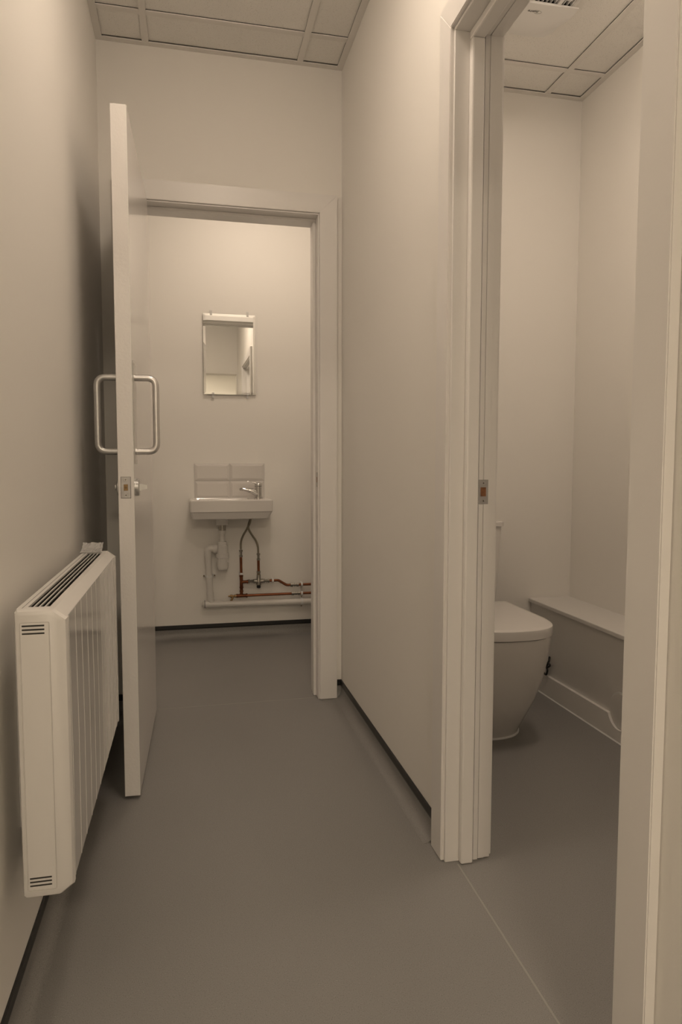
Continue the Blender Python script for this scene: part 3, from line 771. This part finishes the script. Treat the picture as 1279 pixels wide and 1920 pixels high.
# ------------------------------------------------------------------ extractor fan
fan = thing('extractor_fan', (1.13, 2.22, CEIL), 'white ceiling extractor fan with an open louvred slot', 'extractor fan')
fx0, fx1, fy0, fy1 = .960, 1.304, 2.045, 2.392
bm = B()
loft(bm, [rg(fx0, fx1, fy0, fy1, .055, CEIL-.0005), rg(fx0, fx1, fy0, fy1, .055, CEIL-.016), rg(fx0+.004, fx1-.004, fy0+.004, fy1-.004, .053, CEIL-.024), rg(fx0+.012, fx1-.012, fy0+.012, fy1-.012, .05, CEIL-.028)])
base = obj('base_plate', bm, M['plastic'], fan, smooth=True)
sy0, sy1 = 2.122, 2.160
bm = B(); box(bm, fx0+.020, fx1-.030, sy0, 2.30, CEIL-.040, CEIL-.0282); obj('slot_interior', bm, M['dark'], base)
bm = B()
for k in range(19):
    x = fx0+.035+.0148*k
    box(bm, x-.0018, x+.0018, sy0+.004, sy1+.010, CEIL-.052, CEIL-.040)
box(bm, (1.10+.115)-.006, (1.10+.115)+.006, sy0+.004, sy1+.012, CEIL-.058, CEIL-.040)
box(bm, fx0+.05, fx1-.05, sy0+.016, sy0+.024, CEIL-.050, CEIL-.040)
obj('louvre', bm, M['plastic'], base)
bm = B(); loft(bm, [[(a, b, z) for a, b in rrect(fx0+.006, fx1-.012, fy0+.010, sy0+.004, .022)] for z in (CEIL-.027, CEIL-.050, CEIL-.054)])
obj('near_rim', bm, M['plastic'], fan, smooth=True)
# convex cover, curved far edge
bm = B()
cx0, cx1 = .978, 1.288; nX = 24; nY = 14; vt = []; vb = []
for i in range(nX+1):
    u = i/nX; x = cx0+(cx1-cx0)*u
    e = abs(2*u-1)
    far = 2.372-.058*e**3.2-.02*e**8
    ra, rb = [], []
    for j in range(nY+1):
        v = j/nY; y = sy1+(far-sy1)*v
        z = CEIL-.064+.030*v**3+.004*e**2
        ra.append(bm.verts.new((x, y, z))); rb.append(bm.verts.new((x, y, CEIL-.030-.026*(1-v)+.0)))
    vt.append(ra); vb.append(rb)
for i in range(nX):
    for j in range(nY):
        bm.faces.new((vt[i][j], vt[i+1][j], vt[i+1][j+1], vt[i][j+1])); bm.faces.new((vb[i][j+1], vb[i+1][j+1], vb[i+1][j], vb[i][j]))
for i in range(nX):
    bm.faces.new((vt[i][0], vb[i][0], vb[i+1][0], vt[i+1][0])); bm.faces.new((vt[i+1][nY], vb[i+1][nY], vb[i][nY], vt[i][nY]))
for j in range(nY):
    bm.faces.new((vt[0][j+1], vb[0][j+1], vb[0][j], vt[0][j])); bm.faces.new((vt[nX][j], vb[nX][j], vb[nX][j+1], vt[nX][j+1]))
cover = obj('front_cover', bm, M['plastic'], fan, smooth=True, angle=50)
# logo lettering and its loop
tcu = bpy.data.curves.new('logo', 'FONT'); tcu.body = 'nuaire'; tcu.size = .0150; tcu.extrude = .0003; tcu.align_x = 'CENTER'; tcu.shear = .25
to = bpy.data.objects.new('logo', tcu); COL.objects.link(to)
bpy.context.view_layer.update()
me = bpy.data.meshes.new_from_object(to); bpy.data.objects.remove(to)
lg = bpy.data.objects.new('logo', me); COL.objects.link(lg); me.materials.append(M['ink'])
# faces down; reading direction towards -X with tops of letters away from the slot
LX, LY, LZ = 1.142, 2.200, CEIL-.0650
lg.matrix_world = Matrix(((-1, 0, 0, LX), (0, 1, 0, LY-.006), (0, 0, -1, LZ), (0, 0, 0, 1)))
lg.parent = cover
bm = B(); n = 40; pts = []
for k in range(n+1):
    a = R(-150)+R(265)*k/n
    pts.append((LX+.014+.0155*math.cos(a), LY-.0015+.0075*math.sin(a), LZ))
tube(bm, pts, .0004, 6); obj('logo_loop', bm, M['ink'], cover)

# ------------------------------------------------------------------ lamps
def lamp(key, r, dep, col, label, square=False):
    """surface lamp whose glowing diffuser is the light source"""
    x, y = LIGHT_AT[key]
    t = thing('ceiling_light', (x, y, CEIL), label, 'ceiling light')
    bm = B()
    if square: box(bm, x-r-.01, x+r+.01, y-r-.01, y+r+.01, CEIL-.012, CEIL-.001, bev=.003)
    else: lathe(bm, [(0, r+.012), (.008, r+.012), (.012, r+.004)], (x, y, CEIL-.001), (0, 0, -1), 40)
    obj('light_frame', bm, M['plastic'], t)
    bm = B()
    if square: box(bm, x-r, x+r, y-r, y+r, CEIL-.014, CEIL-.0121); area = 4*r*r
    else:
        lathe(bm, [(0, r), (dep*.45, r*.97), (dep*.8, r*.80), (dep*.95, r*.5), (dep, r*.05)], (x, y, CEIL-.0132), (0, 0, -1), 32); area = PI*r*r+PI*1.6*r*dep
    obj('diffuser', bm, emis('lit_diffuser_'+key, col, POW[key]/(PI*area)), t, smooth=True, angle=80)
lamp('hall', .12, .048, WARM, 'round ceiling light over the corridor, above the picture')
lamp('basin', .11, .015, WARM, 'round ceiling light over the basin room')
lamp('wc', .14, .04, WARM, 'round ceiling light over the toilet room')
lamp('behind', .29, 0, YEL, 'square light panel in the lobby behind the camera', True)
